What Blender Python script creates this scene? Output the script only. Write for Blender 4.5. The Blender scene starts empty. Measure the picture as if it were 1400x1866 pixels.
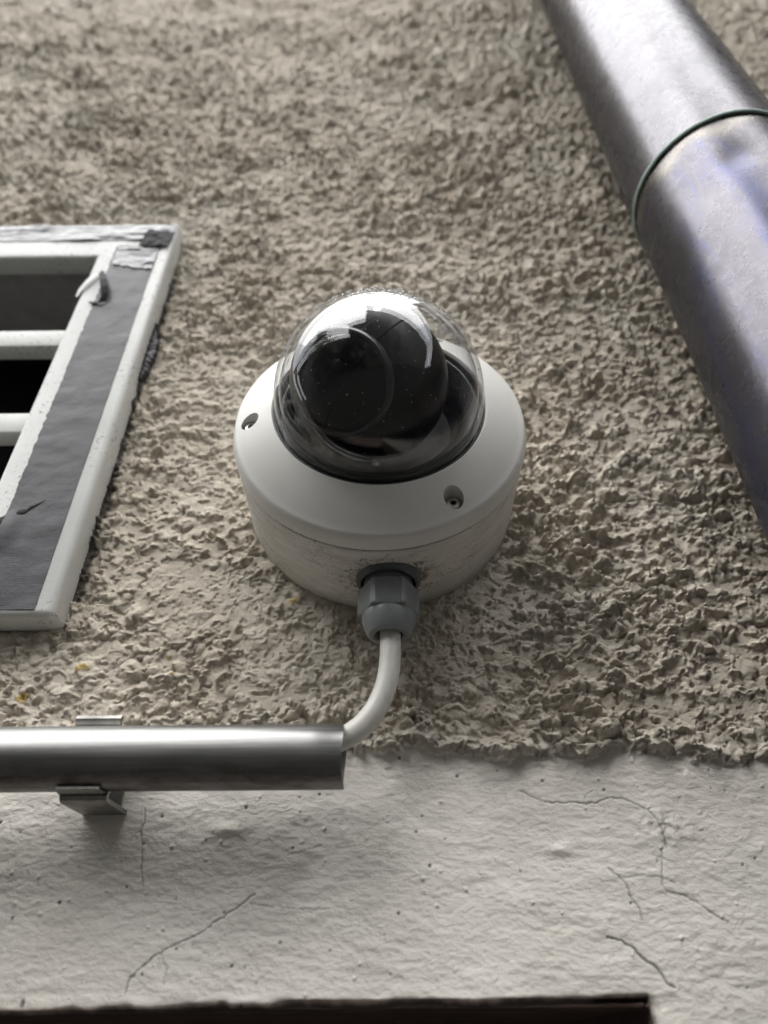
import bpy, bmesh, math, random
import numpy as np
from mathutils import Vector, Matrix

random.seed(7)
S = 0.001                      # everything below is written in millimetres
Z0 = 2600.0                    # height of the dome camera's axis above the street
scene = bpy.context.scene
col = scene.collection

# ------------------------------------------------------------------ camera
th, yaw, roll = 0.666, -0.0059, -0.0056
F = Vector((math.sin(yaw)*math.cos(th), math.cos(yaw)*math.cos(th), math.sin(th)))
R0 = Vector((math.cos(yaw), -math.sin(yaw), 0)); U0 = R0.cross(F)
R = R0*math.cos(roll)+U0*math.sin(roll); U = -R0*math.sin(roll)+U0*math.cos(roll)
cd = bpy.data.cameras.new('camera'); cam = bpy.data.objects.new('camera', cd); col.objects.link(cam)
m = Matrix.Identity(4)
for i in range(3):
    m[i][0] = R[i]; m[i][1] = U[i]; m[i][2] = -F[i]
m[0][3], m[1][3], m[2][3] = 3.05*S, -272.34*S, (-224.6+Z0)*S
cam.matrix_world = m
cd.sensor_width = 36; cd.lens = 36*1287.25/1866
cd.clip_start = 0.01; cd.clip_end = 500
cd.dof.use_dof = True; cd.dof.focus_distance = 0.292; cd.dof.aperture_fstop = 6.4
scene.camera = cam

# ------------------------------------------------------------------ world, sun, exposure
SUN_EL, SUN_AZ = math.radians(60), math.radians(-20)     # azimuth from -y towards +x
sv = Vector((math.sin(SUN_AZ)*math.cos(SUN_EL), -math.cos(SUN_AZ)*math.cos(SUN_EL), math.sin(SUN_EL)))
w = bpy.data.worlds.new("World"); scene.world = w; w.use_nodes = True
nt = w.node_tree; bg = nt.nodes['Background']
sky = nt.nodes.new('ShaderNodeTexSky'); sky.sky_type = 'NISHITA'; sky.sun_disc = False
sky.sun_elevation = SUN_EL; sky.sun_rotation = math.atan2(sv.x, sv.y)
sky.dust_density = 4.0; sky.air_density = 1.0; sky.ozone_density = 1.0
hs = nt.nodes.new('ShaderNodeHueSaturation'); hs.inputs['Saturation'].default_value = 0.22
# overcast: an even cloud layer hides most of the clear sky
ov = nt.nodes.new('ShaderNodeMix'); ov.data_type = 'RGBA'; ov.inputs[0].default_value = .88
ov.inputs[7].default_value = (8.6, 8.9, 9.3, 1)
nt.links.new(sky.outputs[0], hs.inputs['Color']); nt.links.new(hs.outputs[0], ov.inputs[6]); nt.links.new(ov.outputs[2], bg.inputs[0])
bg.inputs[1].default_value = 0.15
sd = bpy.data.lights.new('sun', 'SUN'); sd.energy = 1.5; sd.angle = math.radians(85); sd.color = (1, .97, .92)
so = bpy.data.objects.new('sun', sd); col.objects.link(so)
so.rotation_euler = sv.to_track_quat('Z', 'Y').to_euler()
scene.view_settings.view_transform = 'Standard'; scene.view_settings.look = 'None'
scene.view_settings.exposure = 1.66; scene.view_settings.gamma = 1.0
scene.cycles.max_bounces = 10; scene.cycles.transparent_max_bounces = 16

# ------------------------------------------------------------------ material helpers
def new_mat(name):
    m = bpy.data.materials.new(name); m.use_nodes = True
    n = m.node_tree; b = n.nodes['Principled BSDF']
    return m, n, b
def N(n, t, **k):
    x = n.nodes.new(t)
    for a, v in k.items():
        if a in x.inputs.keys(): x.inputs[a].default_value = v
        else: setattr(x, a, v)
    return x
def coord(n, scale=(1, 1, 1), rot=(0, 0, 0)):
    tc = N(n, 'ShaderNodeTexCoord'); mp = N(n, 'ShaderNodeMapping')
    mp.inputs['Scale'].default_value = scale; mp.inputs['Rotation'].default_value = rot
    n.links.new(tc.outputs['Object'], mp.inputs[0]); return mp.outputs[0]
def noise(n, vec, scale, detail=4, rough=.55, dist=0):
    x = N(n, 'ShaderNodeTexNoise'); x.inputs['Scale'].default_value = scale
    x.inputs['Detail'].default_value = detail; x.inputs['Roughness'].default_value = rough
    x.inputs['Distortion'].default_value = dist
    n.links.new(vec, x.inputs['Vector']); return x.outputs['Fac']
def ramp(n, fac, stops):
    r = N(n, 'ShaderNodeValToRGB'); e = r.color_ramp.elements
    while len(e) < len(stops): e.new(0.5)
    for i, (p, c) in enumerate(stops):
        e[i].position = p; e[i].color = (c if isinstance(c, tuple) else (c, c, c)) + (1,)
    n.links.new(fac, r.inputs[0]); return r.outputs[0]
def mix(n, fac, a, b, mode='MIX'):
    x = N(n, 'ShaderNodeMix', data_type='RGBA', blend_type=mode)
    for i, v in ((0, fac), (6, a), (7, b)):
        if isinstance(v, (float, int)): x.inputs[i].default_value = v
        elif isinstance(v, tuple): x.inputs[i].default_value = v + (1,)
        else: n.links.new(v, x.inputs[i])
    return x.outputs[2]
def mathn(n, op, a, b=0.0):
    x = N(n, 'ShaderNodeMath', operation=op)
    for i, v in ((0, a), (1, b)):
        if isinstance(v, (float, int)): x.inputs[i].default_value = v
        else: n.links.new(v, x.inputs[i])
    return x.outputs[0]
def bump(n, b, h, dist, strength=1.0, prev=None):
    x = N(n, 'ShaderNodeBump'); x.inputs['Distance'].default_value = dist; x.inputs['Strength'].default_value = strength
    n.links.new(h, x.inputs['Height'])
    if prev is not None: n.links.new(prev, x.inputs['Normal'])
    n.links.new(x.outputs[0], b.inputs['Normal']); return x.outputs[0]
def attr(n, name):
    return N(n, 'ShaderNodeAttribute', attribute_name=name).outputs['Fac']

M = {}
def simple(name, c, rough=.5, metal=0.0, var=.12, vs=60, bs=400, bd=.00005, spec=.5):
    m, n, b = new_mat(name); v = coord(n)
    f = noise(n, v, vs, 6, .6)
    lo = tuple(x*(1-var) for x in c); hi = tuple(min(1, x*(1+var)) for x in c)
    n.links.new(ramp(n, f, [(.3, lo), (.7, hi)]), b.inputs['Base Color'])
    b.inputs['Roughness'].default_value = rough; b.inputs['Metallic'].default_value = metal
    b.inputs['Specular IOR Level'].default_value = spec
    if bd: bump(n, b, noise(n, v, bs, 5, .6), bd)
    M[name] = m; return m, n, b

# roughcast render
m, n, b = new_mat('roughcast'); v = coord(n)
c = ramp(n, noise(n, v, 14, 8, .65), [(.3, (.53, .47, .385)), (.5, (.61, .548, .457)), (.72, (.67, .615, .525))])
c = mix(n, ramp(n, noise(n, v, 420, 4, .6), [(.35, .0), (.8, .45)]), c, (.47, .41, .32))
c = mix(n, attr(n, 'fleck'), c, (.60, .45, .19))
c = mix(n, attr(n, 'dirt_shade'), c, (.05, .045, .04))
c = mix(n, mathn(n, 'MULTIPLY', attr(n, 'lime'), .6), c, (.58, .54, .47))
n.links.new(c, b.inputs['Base Color']); b.inputs['Roughness'].default_value = .9
b.inputs['Specular IOR Level'].default_value = .2
p = bump(n, b, noise(n, v, 620, 9, .74), .0010, .85)
bump(n, b, noise(n, v, 2300, 4, .6), .00025, .8, p)
M['roughcast'] = m
# smooth plaster band
m, n, b = new_mat('plaster'); v = coord(n)
c = ramp(n, noise(n, v, 11, 8, .6), [(.3, (.76, .71, .635)), (.55, (.83, .785, .715)), (.75, (.85, .815, .75))])
c = mix(n, ramp(n, noise(n, v, 34, 5, .6, .6), [(.62, .0), (.78, .35)]), c, (.50, .43, .33))
c = mix(n, attr(n, 'dirt_shade'), c, (.045, .04, .035))
n.links.new(c, b.inputs['Base Color']); b.inputs['Roughness'].default_value = .75
b.inputs['Specular IOR Level'].default_value = .3
vb = coord(n, (.6, 1, 1.15), (0, math.radians(14), 0))
p = bump(n, b, noise(n, vb, 420, 8, .7, .4), .00065, .85)
bump(n, b, noise(n, v, 1700, 4, .6), .0002, .7, p)
M['plaster'] = m

# camera housing paint, clean cover and grubby box
def paint(name, dirty):
    m, n, b = new_mat(name); v = coord(n)
    base = (.74, .725, .68)
    c = ramp(n, noise(n, v, 28, 5, .6), [(.3, tuple(x*.95 for x in base)), (.7, base)])
    spk = ramp(n, noise(n, v, 900, 3, .5), [(.70, 0.), (.76, .8)])
    msk = ramp(n, noise(n, v, 60, 3, .6), [(.5, 0.), (.62, 1.)])
    c = mix(n, mathn(n, 'MULTIPLY', spk, msk), c, (.12, .10, .08))
    if dirty:
        vs = coord(n, (1, 1, 1), (0, 0, 0))
        st = N(n, 'ShaderNodeMapping'); st.inputs['Scale'].default_value = (.25, 1.4, .25); n.links.new(vs, st.inputs[0])
        c = mix(n, ramp(n, noise(n, st.outputs[0], 230, 7, .65, .5), [(.42, 0.), (.72, .55)]), c, (.40, .35, .30))
        sq = N(n, 'ShaderNodeMapping'); sq.inputs['Scale'].default_value = (.7, 1.5, .7); sq.inputs['Rotation'].default_value = (0, .4, .3); n.links.new(vs, sq.inputs[0])
        sc = ramp(n, noise(n, sq.outputs[0], 700, 9, .8, 1.5), [(.545, 0.), (.585, .9)])
        sm = ramp(n, noise(n, v, 38, 4, .6), [(.42, 0.), (.54, 1.)])
        c = mix(n, mathn(n, 'MULTIPLY', sc, sm), c, (.10, .085, .065))
        sx = N(n, 'ShaderNodeSeparateXYZ'); n.links.new(v, sx.inputs[0])
        dx = mathn(n, 'SUBTRACT', sx.outputs[0], .0032); dy = mathn(n, 'ADD', sx.outputs[1], .022)
        dd = mathn(n, 'SQRT', mathn(n, 'ADD', mathn(n, 'MULTIPLY', dx, dx), mathn(n, 'MULTIPLY', mathn(n, 'MULTIPLY', dy, dy), 1.6)))
        mr = N(n, 'ShaderNodeMapRange'); mr.inputs['From Min'].default_value = .030; mr.inputs['From Max'].default_value = .0135; n.links.new(dd, mr.inputs['Value'])
        low = N(n, 'ShaderNodeMapRange'); low.inputs['From Min'].default_value = -.040; low.inputs['From Max'].default_value = -.055; n.links.new(sx.outputs[2], low.inputs['Value'])
        near = mathn(n, 'MULTIPLY', mr.outputs[0], low.outputs[0])
        nf = mathn(n, 'ADD', noise(n, v, 260, 9, .78, .8), mathn(n, 'MULTIPLY', near, .26))
        c = mix(n, ramp(n, nf, [(.66, 0.), (.76, .85)]), c, (.10, .082, .06))
    n.links.new(c, b.inputs['Base Color']); b.inputs['Roughness'].default_value = .42
    b.inputs['Specular IOR Level'].default_value = .4
    p = bump(n, b, noise(n, v, 2200, 3, .5), .00006, .6)
    M[name] = m
paint('cover_paint', False); paint('box_paint', True)

# clear dome: thin clear plastic, reflection by view angle
m, n, b = new_mat('clear_dome'); n.nodes.remove(b); out = n.nodes['Material Output']; v = coord(n)
lw = N(n, 'ShaderNodeLayerWeight'); lw.inputs['Blend'].default_value = .5
f5 = mathn(n, 'POWER', lw.outputs['Facing'], 4.2)
fr = mathn(n, 'ADD', mathn(n, 'MULTIPLY', f5, .8), .055)
tr = N(n, 'ShaderNodeBsdfTransparent'); tr.inputs[0].default_value = (.965, .965, .965, 1)
gl = N(n, 'ShaderNodeBsdfGlossy'); gl.inputs['Roughness'].default_value = .012
mx = N(n, 'ShaderNodeMixShader'); n.links.new(fr, mx.inputs[0]); n.links.new(tr.outputs[0], mx.inputs[1]); n.links.new(gl.outputs[0], mx.inputs[2])
df = N(n, 'ShaderNodeBsdfDiffuse'); df.inputs[0].default_value = (.6, .6, .58, 1)
hz = ramp(n, noise(n, v, 90, 8, .7, .8), [(.45, .0), (.8, .0018)])
mx2 = N(n, 'ShaderNodeMixShader'); n.links.new(hz, mx2.inputs[0]); n.links.new(mx.outputs[0], mx2.inputs[1]); n.links.new(df.outputs[0], mx2.inputs[2])
n.links.new(mx2.outputs[0], out.inputs[0]); M['clear_dome'] = m

simple('black_plastic', (.003, .003, .0035), .3, 0, .2, 100, 900, .00002, .12)
simple('black_matte', (.004, .004, .004), .6, 0, .2, 100, 900, .00003, .1)
simple('black_glass', (.002, .002, .003), .05, 0, .1, 50, 100, 0, .25)
simple('ring_plastic', (.025, .025, .028), .3, 0, .2)
simple('screw_steel', (.62, .60, .56), .42, 1.0, .25, 500, 1500, .00004)
simple('gland_plastic', (.22, .235, .238), .38, 0, .12, 120, 1200, .00003)
simple('gland_dark', (.10, .11, .113), .5, 0, .2, 120, 1200, .00004)
simple('rubber', (.03, .032, .034), .6, 0, .2)
simple('water', (.9, .9, .9), .02, 0, 0, 50, 50, 0)
M['water'].node_tree.nodes['Principled BSDF'].inputs['Transmission Weight'].default_value = .55  # partly opaque white, the drops' sparkle is put into the colour
simple('dust', (.5, .48, .44), .8, 0, .3)
simple('thread', (.6, .58, .52), .5, 0, .1)
simple('dark_opening', (.006, .005, .005), .9, 0, .2, 60, 400, .00005, .02)
simple('opening_paint', (.15, .105, .09), .6, 0, .3, 40, 400, .0002)
simple('mastic', (.018, .017, .016), .45, 0, .3, 200, 500, .0006)
simple('reveal_grey', (.27, .262, .25), .7, 0, .2, 60, 500, .0002)
simple('facade', (.09, .083, .075), .9, 0, .15, .8, 30, .004, .1)
simple('facade_dark', (.06, .055, .05), .9, 0, .15, .8, 30, .004, .1)
simple('roof_tile', (.12, .07, .055), .8, 0, .3, 3, 20, .01)
simple('window_glass', (.03, .035, .04), .08, 0, .2, 2, 2, 0)
simple('asphalt', (.035, .034, .032), .95, 0, .25, 3, 120, .003, .05)
simple('bark', (.09, .07, .055), .9, 0, .3, 12, 50, .01)
simple('leaf', (.06, .075, .035), .6, 0, .3, 4, 50, 0)

# cable sheath
m, n, b = simple('cable_sheath', (.66, .64, .59), .38, 0, .05, 40, 1500, .00004)
v = coord(n); c0 = b.inputs['Base Color'].links[0].from_socket
c = mix(n, ramp(n, noise(n, v, 1100, 4, .6), [(.66, 0.), (.74, .7)]), c0, (.20, .17, .13))
c = mix(n, ramp(n, noise(n, v, 90, 5, .6), [(.5, 0.), (.75, .35)]), c, (.46, .42, .35))
n.links.new(c, b.inputs['Base Color'])

# white painted vent frame
m, n, b = simple('vent_paint', (.58, .58, .555), .45, 0, .06, 25, 600, .00008)
v = coord(n); c0 = b.inputs['Base Color'].links[0].from_socket
sp = mathn(n, 'MULTIPLY', ramp(n, noise(n, v, 420, 6, .7, .6), [(.57, 0.), (.63, .9)]), ramp(n, noise(n, v, 22, 3, .5), [(.46, 0.), (.6, 1.)]))
c = mix(n, sp, c0, (.16, .14, .12))
c = mix(n, ramp(n, noise(n, v, 60, 5, .6), [(.5, 0.), (.8, .3)]), c, (.45, .42, .36))
n.links.new(c, b.inputs['Base Color'])
vb = coord(n, (.3, 1, 1)); bump(n, b, noise(n, vb, 700, 4, .6), .00015, .8)
# cloth tape
m, n, b = new_mat('grey_tape'); v = coord(n)
c = ramp(n, noise(n, v, 30, 6, .6), [(.3, (.042, .042, .046)), (.7, (.065, .065, .07))])
n.links.new(c, b.inputs['Base Color']); b.inputs['Roughness'].default_value = .42; b.inputs['Specular IOR Level'].default_value = .22
wv = N(n, 'ShaderNodeTexWave', bands_direction='Z'); wv.inputs['Scale'].default_value = 260; wv.inputs['Distortion'].default_value = 2.5
wv.inputs['Detail'].default_value = 2; n.links.new(v, wv.inputs[0])
p = bump(n, b, wv.outputs['Fac'], .00005, .25); bump(n, b, noise(n, v, 120, 5, .6), .0006, .6, p); M['grey_tape'] = m
simple('shiny_tape', (.05, .052, .058), .24, 0, .2, 60, 120, .0012, .42)
simple('tape_dark', (.010, .010, .011), .6, 0, .2, 100, 200, .0006, .12)

# stainless conduit: scratched, grimy below
m, n, b = new_mat('steel'); v = coord(n, (.04, 1, 1))
b.inputs['Metallic'].default_value = 1.0
c = ramp(n, noise(n, v, 900, 4, .6), [(.3, (.23, .227, .22)), (.7, (.31, .306, .30))])
v2 = coord(n, (.35, 1, 1))
dirt_shade = ramp(n, noise(n, v2, 210, 8, .7, 1.0), [(.42, .1), (.64, .75)])
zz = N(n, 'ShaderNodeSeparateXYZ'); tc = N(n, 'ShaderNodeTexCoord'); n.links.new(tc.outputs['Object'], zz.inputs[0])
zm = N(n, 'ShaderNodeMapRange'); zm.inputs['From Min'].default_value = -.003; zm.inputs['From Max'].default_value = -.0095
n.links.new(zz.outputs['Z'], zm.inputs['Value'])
c = mix(n, mathn(n, 'MULTIPLY', dirt_shade, zm.outputs[0]), c, (.10, .085, .065))
n.links.new(c, b.inputs['Base Color'])
n.links.new(ramp(n, noise(n, v, 500, 5, .6), [(.3, .34), (.7, .50)]), b.inputs['Roughness'])
p = bump(n, b, noise(n, v, 1400, 3, .6), .00004, .6); bump(n, b, noise(n, coord(n), 120, 3, .5), .0002, .25, p)
M['steel'] = m
simple('bracket_steel', (.30, .29, .27), .42, .8, .35, 130, 700, .00012)

# zinc downpipe
def zinc(name, tint, blotch):
    m, n, b = new_mat(name); v = coord(n); vl = coord(n, (1, 1, .18))
    c = ramp(n, noise(n, v, 22, 9, .68, .5), [(.32, tuple(x*.82 for x in tint)), (.68, tint)])
    c = mix(n, ramp(n, noise(n, v, 330, 8, .8), [(.45, 0.), (.72, .65)]), c, tuple(min(1, x*1.3) for x in tint))
    if blotch:
        c = mix(n, ramp(n, noise(n, vl, 45, 8, .75, .8), [(.48, 0.), (.62, .7)]), c, (.155, .165, .29))
        c = mix(n, ramp(n, noise(n, vl, 240, 8, .75, .8), [(.63, 0.), (.69, .8)]), c, (.26, .22, .13))
        c = mix(n, attr(n, 'scrape'), c, (.36, .33, .28))
    c = mix(n, ramp(n, noise(n, v, 600, 3, .6), [(.73, 0.), (.77, .7)]), c, (.12, .11, .10))
    n.links.new(c, b.inputs['Base Color'])
    b.inputs['Metallic'].default_value = .75
    n.links.new(ramp(n, noise(n, v, 60, 8, .7), [(.3, .20), (.7, .34)]), b.inputs['Roughness'])
    p = bump(n, b, noise(n, v, 700, 6, .7), .00010, .6)
    M[name] = m
zinc('zinc_upper', (.235, .227, .245), False); zinc('zinc_lower', (.20, .190, .212), True)
simple('patina', (.26, .33, .30), .6, .3, .35, 120, 500, .0003)

# ------------------------------------------------------------------ mesh helpers
def link(name, me, mat=None, parent=None, smooth=38):
    o = bpy.data.objects.new(name, me); col.objects.link(o)
    if mat: me.materials.append(M[mat])
    if parent: o.parent = parent
    return o
def finish(name, bm, mat, parent=None, smooth=38, origin=(0, 0, 0)):
    """bm is in millimetres relative to origin of its thing"""
    if smooth:
        lim = math.radians(smooth)
        for f in bm.faces: f.smooth = True
        for e in bm.edges:
            e.smooth = not (len(e.link_faces) == 2 and e.calc_face_angle(0) > lim)
    bmesh.ops.transform(bm, matrix=Matrix.Diagonal((S, S, S, 1)), verts=bm.verts)
    me = bpy.data.meshes.new(name); bm.to_mesh(me); bm.free()
    return link(name, me, mat, parent)
def thing(name, label, cat, loc, group=None):
    o = bpy.data.objects.new(name, None); col.objects.link(o); o.empty_display_size = .02
    o.location = (loc[0]*S, loc[1]*S, (loc[2]+Z0)*S)
    o['label'] = label; o['category'] = cat
    if group: o['group'] = group
    return o
def box(bm, x0, x1, y0, y1, z0, z1, bev=0, seg=3):
    r = bmesh.ops.create_cube(bm, size=1, matrix=Matrix.Translation(((x0+x1)/2, (y0+y1)/2, (z0+z1)/2)) @ Matrix.Diagonal((abs(x1-x0), abs(y1-y0), abs(z1-z0), 1)))
    if bev:
        es = list({e for vv in r['verts'] for e in vv.link_edges})
        bmesh.ops.bevel(bm, geom=es, offset=bev, segments=seg, affect='EDGES', profile=.5)
def lathe(bm, prof, segs=128, axis='y', centre=(0, 0, 0), closed=False):
    """prof: (r, t) list; axis 'y' -> point (r cos, -t, r sin); 'z' -> (r cos, r sin, t)"""
    rings = []
    for r, t in prof:
        ring = []
        for i in range(segs):
            a = 2*math.pi*i/segs
            if axis == 'y': p = (r*math.cos(a), -t, r*math.sin(a))
            elif axis == 'z': p = (r*math.cos(a), r*math.sin(a), t)
            else: p = (t, r*math.cos(a), r*math.sin(a))
            ring.append(bm.verts.new((p[0]+centre[0], p[1]+centre[1], p[2]+centre[2])))
        rings.append(ring)
    k = len(rings)
    for j in range(k if closed else k-1):
        A, B = rings[j], rings[(j+1) % k]
        for i in range(segs):
            bm.faces.new((A[i], A[(i+1) % segs], B[(i+1) % segs], B[i]))
    if not closed:
        bm.faces.new(rings[0][::-1]); bm.faces.new(rings[-1])
    bmesh.ops.recalc_face_normals(bm, faces=bm.faces)
    return rings
def tube(bm, pts, r, segs=20, cap=True):
    pts = [Vector(p) for p in pts]; rings = []
    t0 = (pts[1]-pts[0]).normalized(); up = t0.orthogonal().normalized()
    for i, p in enumerate(pts):
        t = (pts[min(i+1, len(pts)-1)]-pts[max(i-1, 0)]).normalized()
        up = (up - t*up.dot(t)).normalized(); s = t.cross(up)
        rr = r[i] if isinstance(r, (list, tuple)) else r
        rings.append([bm.verts.new(p + (up*math.cos(2*math.pi*k/segs)+s*math.sin(2*math.pi*k/segs))*rr) for k in range(segs)])
    for A, B in zip(rings, rings[1:]):
        for k in range(segs): bm.faces.new((A[k], A[(k+1) % segs], B[(k+1) % segs], B[k]))
    if cap: bm.faces.new(rings[0][::-1]); bm.faces.new(rings[-1])
    bmesh.ops.recalc_face_normals(bm, faces=bm.faces)
def bez(p0, p1, p2, p3, n=24):
    p0, p1, p2, p3 = map(Vector, (p0, p1, p2, p3)); o = []
    for i in range(n+1):
        t = i/n; o.append(p0*(1-t)**3+p1*3*t*(1-t)**2+p2*3*t*t*(1-t)+p3*t**3)
    return o
def boolean_cut(obj, cutter_bm):
    bmesh.ops.transform(cutter_bm, matrix=Matrix.Diagonal((S, S, S, 1)), verts=cutter_bm.verts)
    me = bpy.data.meshes.new('cut'); cutter_bm.to_mesh(me); cutter_bm.free()
    c = bpy.data.objects.new('cut', me); col.objects.link(c); c.matrix_world = obj.matrix_world
    if obj.parent: c.parent = obj.parent
    md = obj.modifiers.new('b', 'BOOLEAN'); md.operation = 'DIFFERENCE'; md.object = c; md.solver = 'EXACT'
    dg = bpy.context.evaluated_depsgraph_get(); dg.update()
    new = bpy.data.meshes.new_from_object(obj.evaluated_get(dg))
    obj.modifiers.clear(); obj.data = new
    bpy.data.objects.remove(c)
    b = bmesh.new(); b.from_mesh(new); lim = math.radians(30)
    for f in b.faces: f.smooth = True
    for e in b.edges: e.smooth = not (len(e.link_faces) == 2 and e.calc_face_angle(0) > lim)
    b.to_mesh(new); b.free()

# ------------------------------------------------------------------ numpy noise
def hsh(ix, iy, k):
    h = (ix.astype(np.int64)*374761393 + iy.astype(np.int64)*668265263 + k*974634777) & 0xffffffff
    h = ((h ^ (h >> 13))*1274126177) & 0xffffffff
    h = (h ^ (h >> 16)) & 0xffffff
    return h.astype(np.float32)/np.float32(0xffffff)
def vn(x, y, k):
    ix = np.floor(x); iy = np.floor(y); fx = x-ix; fy = y-iy
    fx = fx*fx*fx*(fx*(fx*6-15)+10); fy = fy*fy*fy*(fy*(fy*6-15)+10)
    a = hsh(ix, iy, k); b_ = hsh(ix+1, iy, k); c_ = hsh(ix, iy+1, k); d = hsh(ix+1, iy+1, k)
    return (a+(b_-a)*fx)*(1-fy)+(c_+(d-c_)*fx)*fy - .5
def fbm(x, y, k, o=4, g=.5):
    s = 0; a = 1; 
    for i in range(o):
        s = s + a*vn(x*2**i+i*17.3, y*2**i-i*9.1, k+i); a *= g
    return s
def lumps(x, y, cell, k, prob, rmin, rmax, hr, sharp=1.0, stretch=1.0):
    """grains thrown at the wall: highest of many rounded bumps, steep at the rim"""
    out = np.zeros_like(x); X = x/cell; Y = y/cell; ix = np.floor(X); iy = np.floor(Y)
    for dx in (-1, 0, 1):
        for dy in (-1, 0, 1):
            cx, cy = ix+dx, iy+dy
            px = (cx+hsh(cx, cy, k))*cell; py = (cy+hsh(cx, cy, k+1))*cell
            r = rmin+(rmax-rmin)*hsh(cx, cy, k+2)**1.5
            on = hsh(cx, cy, k+3) < prob
            q = ((x-px)/(r*stretch))**2+((y-py)/r)**2
            hgt = r*hr*(.6+.8*hsh(cx, cy, k+4))
            v = np.where(on & (q < 1), hgt*np.clip(1-q, 0, 1)**sharp, 0)
            out = np.maximum(out, v)
    return out
def sstep(a, b_, x):
    t = np.clip((x-a)/(b_-a), 0, 1); return t*t*(3-2*t)

# ------------------------------------------------------------------ the wall
wall = thing('house_wall', 'beige roughcast house wall above a smooth cracked white plaster band', 'wall', (0, 0, 0))
el = np.radians(np.linspace(1.0, 75.3, 940))
zd = -224.6+272.3*np.tan(el)
zl = -221-(np.linspace(0, 1, 26)[1:]**2.2)*(Z0-222); zu = zd[-1]+(np.linspace(0, 1, 40)[1:]**1.8)*(9000-zd[-1])
zs = np.concatenate([zl[::-1], zd, zu]).astype(np.float64)
Wz = 1.09*.5439*(213.9+.618*(np.clip(zs, -205, 800)+224.6))+6
sd_ = np.linspace(-1, 1, 760)
u = np.linspace(0, 1, 40)[1:]
ZZ = np.repeat(zs[:, None], 760+2*len(u), 1)
XD = 3+sd_[None, :]*Wz[:, None]
XR = 3+Wz[:, None]+(6000-Wz[:, None])*(u[None, :]**3)
XX = np.concatenate([6-XR[:, ::-1], XD, XR], 1)
nz, nx = XX.shape
x = XX.copy(); z = ZZ.copy()
# warped coordinates for irregular grains
wx = x+2.2*fbm(x/9, z/9, 11, 3)+.55*fbm(x/1.8, z/1.8, 15, 2); wz = z+2.2*fbm(x/9, z/9, 21, 3)+.55*fbm(x/1.8, z/1.8, 25, 2)
dens = sstep(-.35, .35, fbm(x/60, z/60, 31, 3))
big = lumps(wx, wz, 7.5, 41, .5, 2.0, 5.2, .50, .62, 1.25)
mid = lumps(wx+40, wz-13, 3.6, 51, .62, .9, 2.7, .66, .55, 1.15)
sml = lumps(wx-9, wz+31, 1.8, 61, .45, .4, 1.2, .7, .6)
pl = fbm(wx/5.2, wz/4.2, 75, 4, .55)
mask = sstep(-.04, .14, pl+.25*(dens-.5))
h = 1.3*fbm(x/34, z/34, 71, 3)+1.0*mask+.5*pl+big*(.45+.65*dens)+mid*(.3+.85*mask)+sml*(.2+.8*mask)+.20*fbm(wx/1.15, wz/1.15, 79, 3)
h = h-1.4*(1-sstep(-.36, -.2, fbm(wx/2.9+50, wz/2.4, 77, 3)))
h *= 1.04+.28*sstep(120, 420, z)
# smoother trowelled patch between the vent and the camera
smooth = np.exp(-((x+105)/48)**2-((z+0)/85)**2)*.45
rough = np.clip(.72+.55*sstep(-.3, .3, fbm(x/42, z/30, 83, 3))-.42*np.exp(-((x+75)/75)**2-((z+75)/50)**2)+.08*sstep(40, 130, x), .3, 1.35)
h = h*rough*(1-smooth)
h_st = h-2.1
# ledge line of the roughcast
ledge = -129.0+6.0*fbm(x/24, 0*z+3.1, 91, 4)+2.6*fbm(x/6, z/9, 95, 3)-.012*(x-3)
lip = np.exp(-((z-ledge-2.2)/3.2)**2)*(1.6+4.2*fbm(x/10, z/30, 99, 3))
h_st = h_st+np.clip(lip, 0, 5)
k_st = sstep(-1.2, 1.5, z-ledge+2.6*fbm(x/3.2, z/3.2, 101, 3))
crumb = lumps(wx, wz, 3.2, 105, .4, .5, 1.5, .6, .6)*np.exp(-np.clip(ledge-z, 0, 99)/5.0)*(z < ledge)
# plaster band
wq = x+3*fbm(x/30, z/14, 111, 2)
h_pl = -3.6+.75*fbm(x/26, z/15, 121, 3)+.27*fbm(wq/7.0+z/16, z/2.6, 125, 3)+.14*fbm(x/1.8, z/1.2, 129, 2)
h_pl += lumps(x, z, 6.0, 131, .25, .3, .8, .8, .8)+.13*fbm(x/3.2+z/9, z/1.5, 135, 3)
h_pl += .9*np.exp(-((x-64)/5)**2-((z+163)/2.2)**2)+1.1*np.exp(-((x-104)/9)**2-((z+156)/5)**2)*(.5+fbm(x/3, z/3, 133, 3))
h_pl += 1.2*np.exp(-((x+57)/6)**2-((z+156)/2.4)**2)
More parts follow.
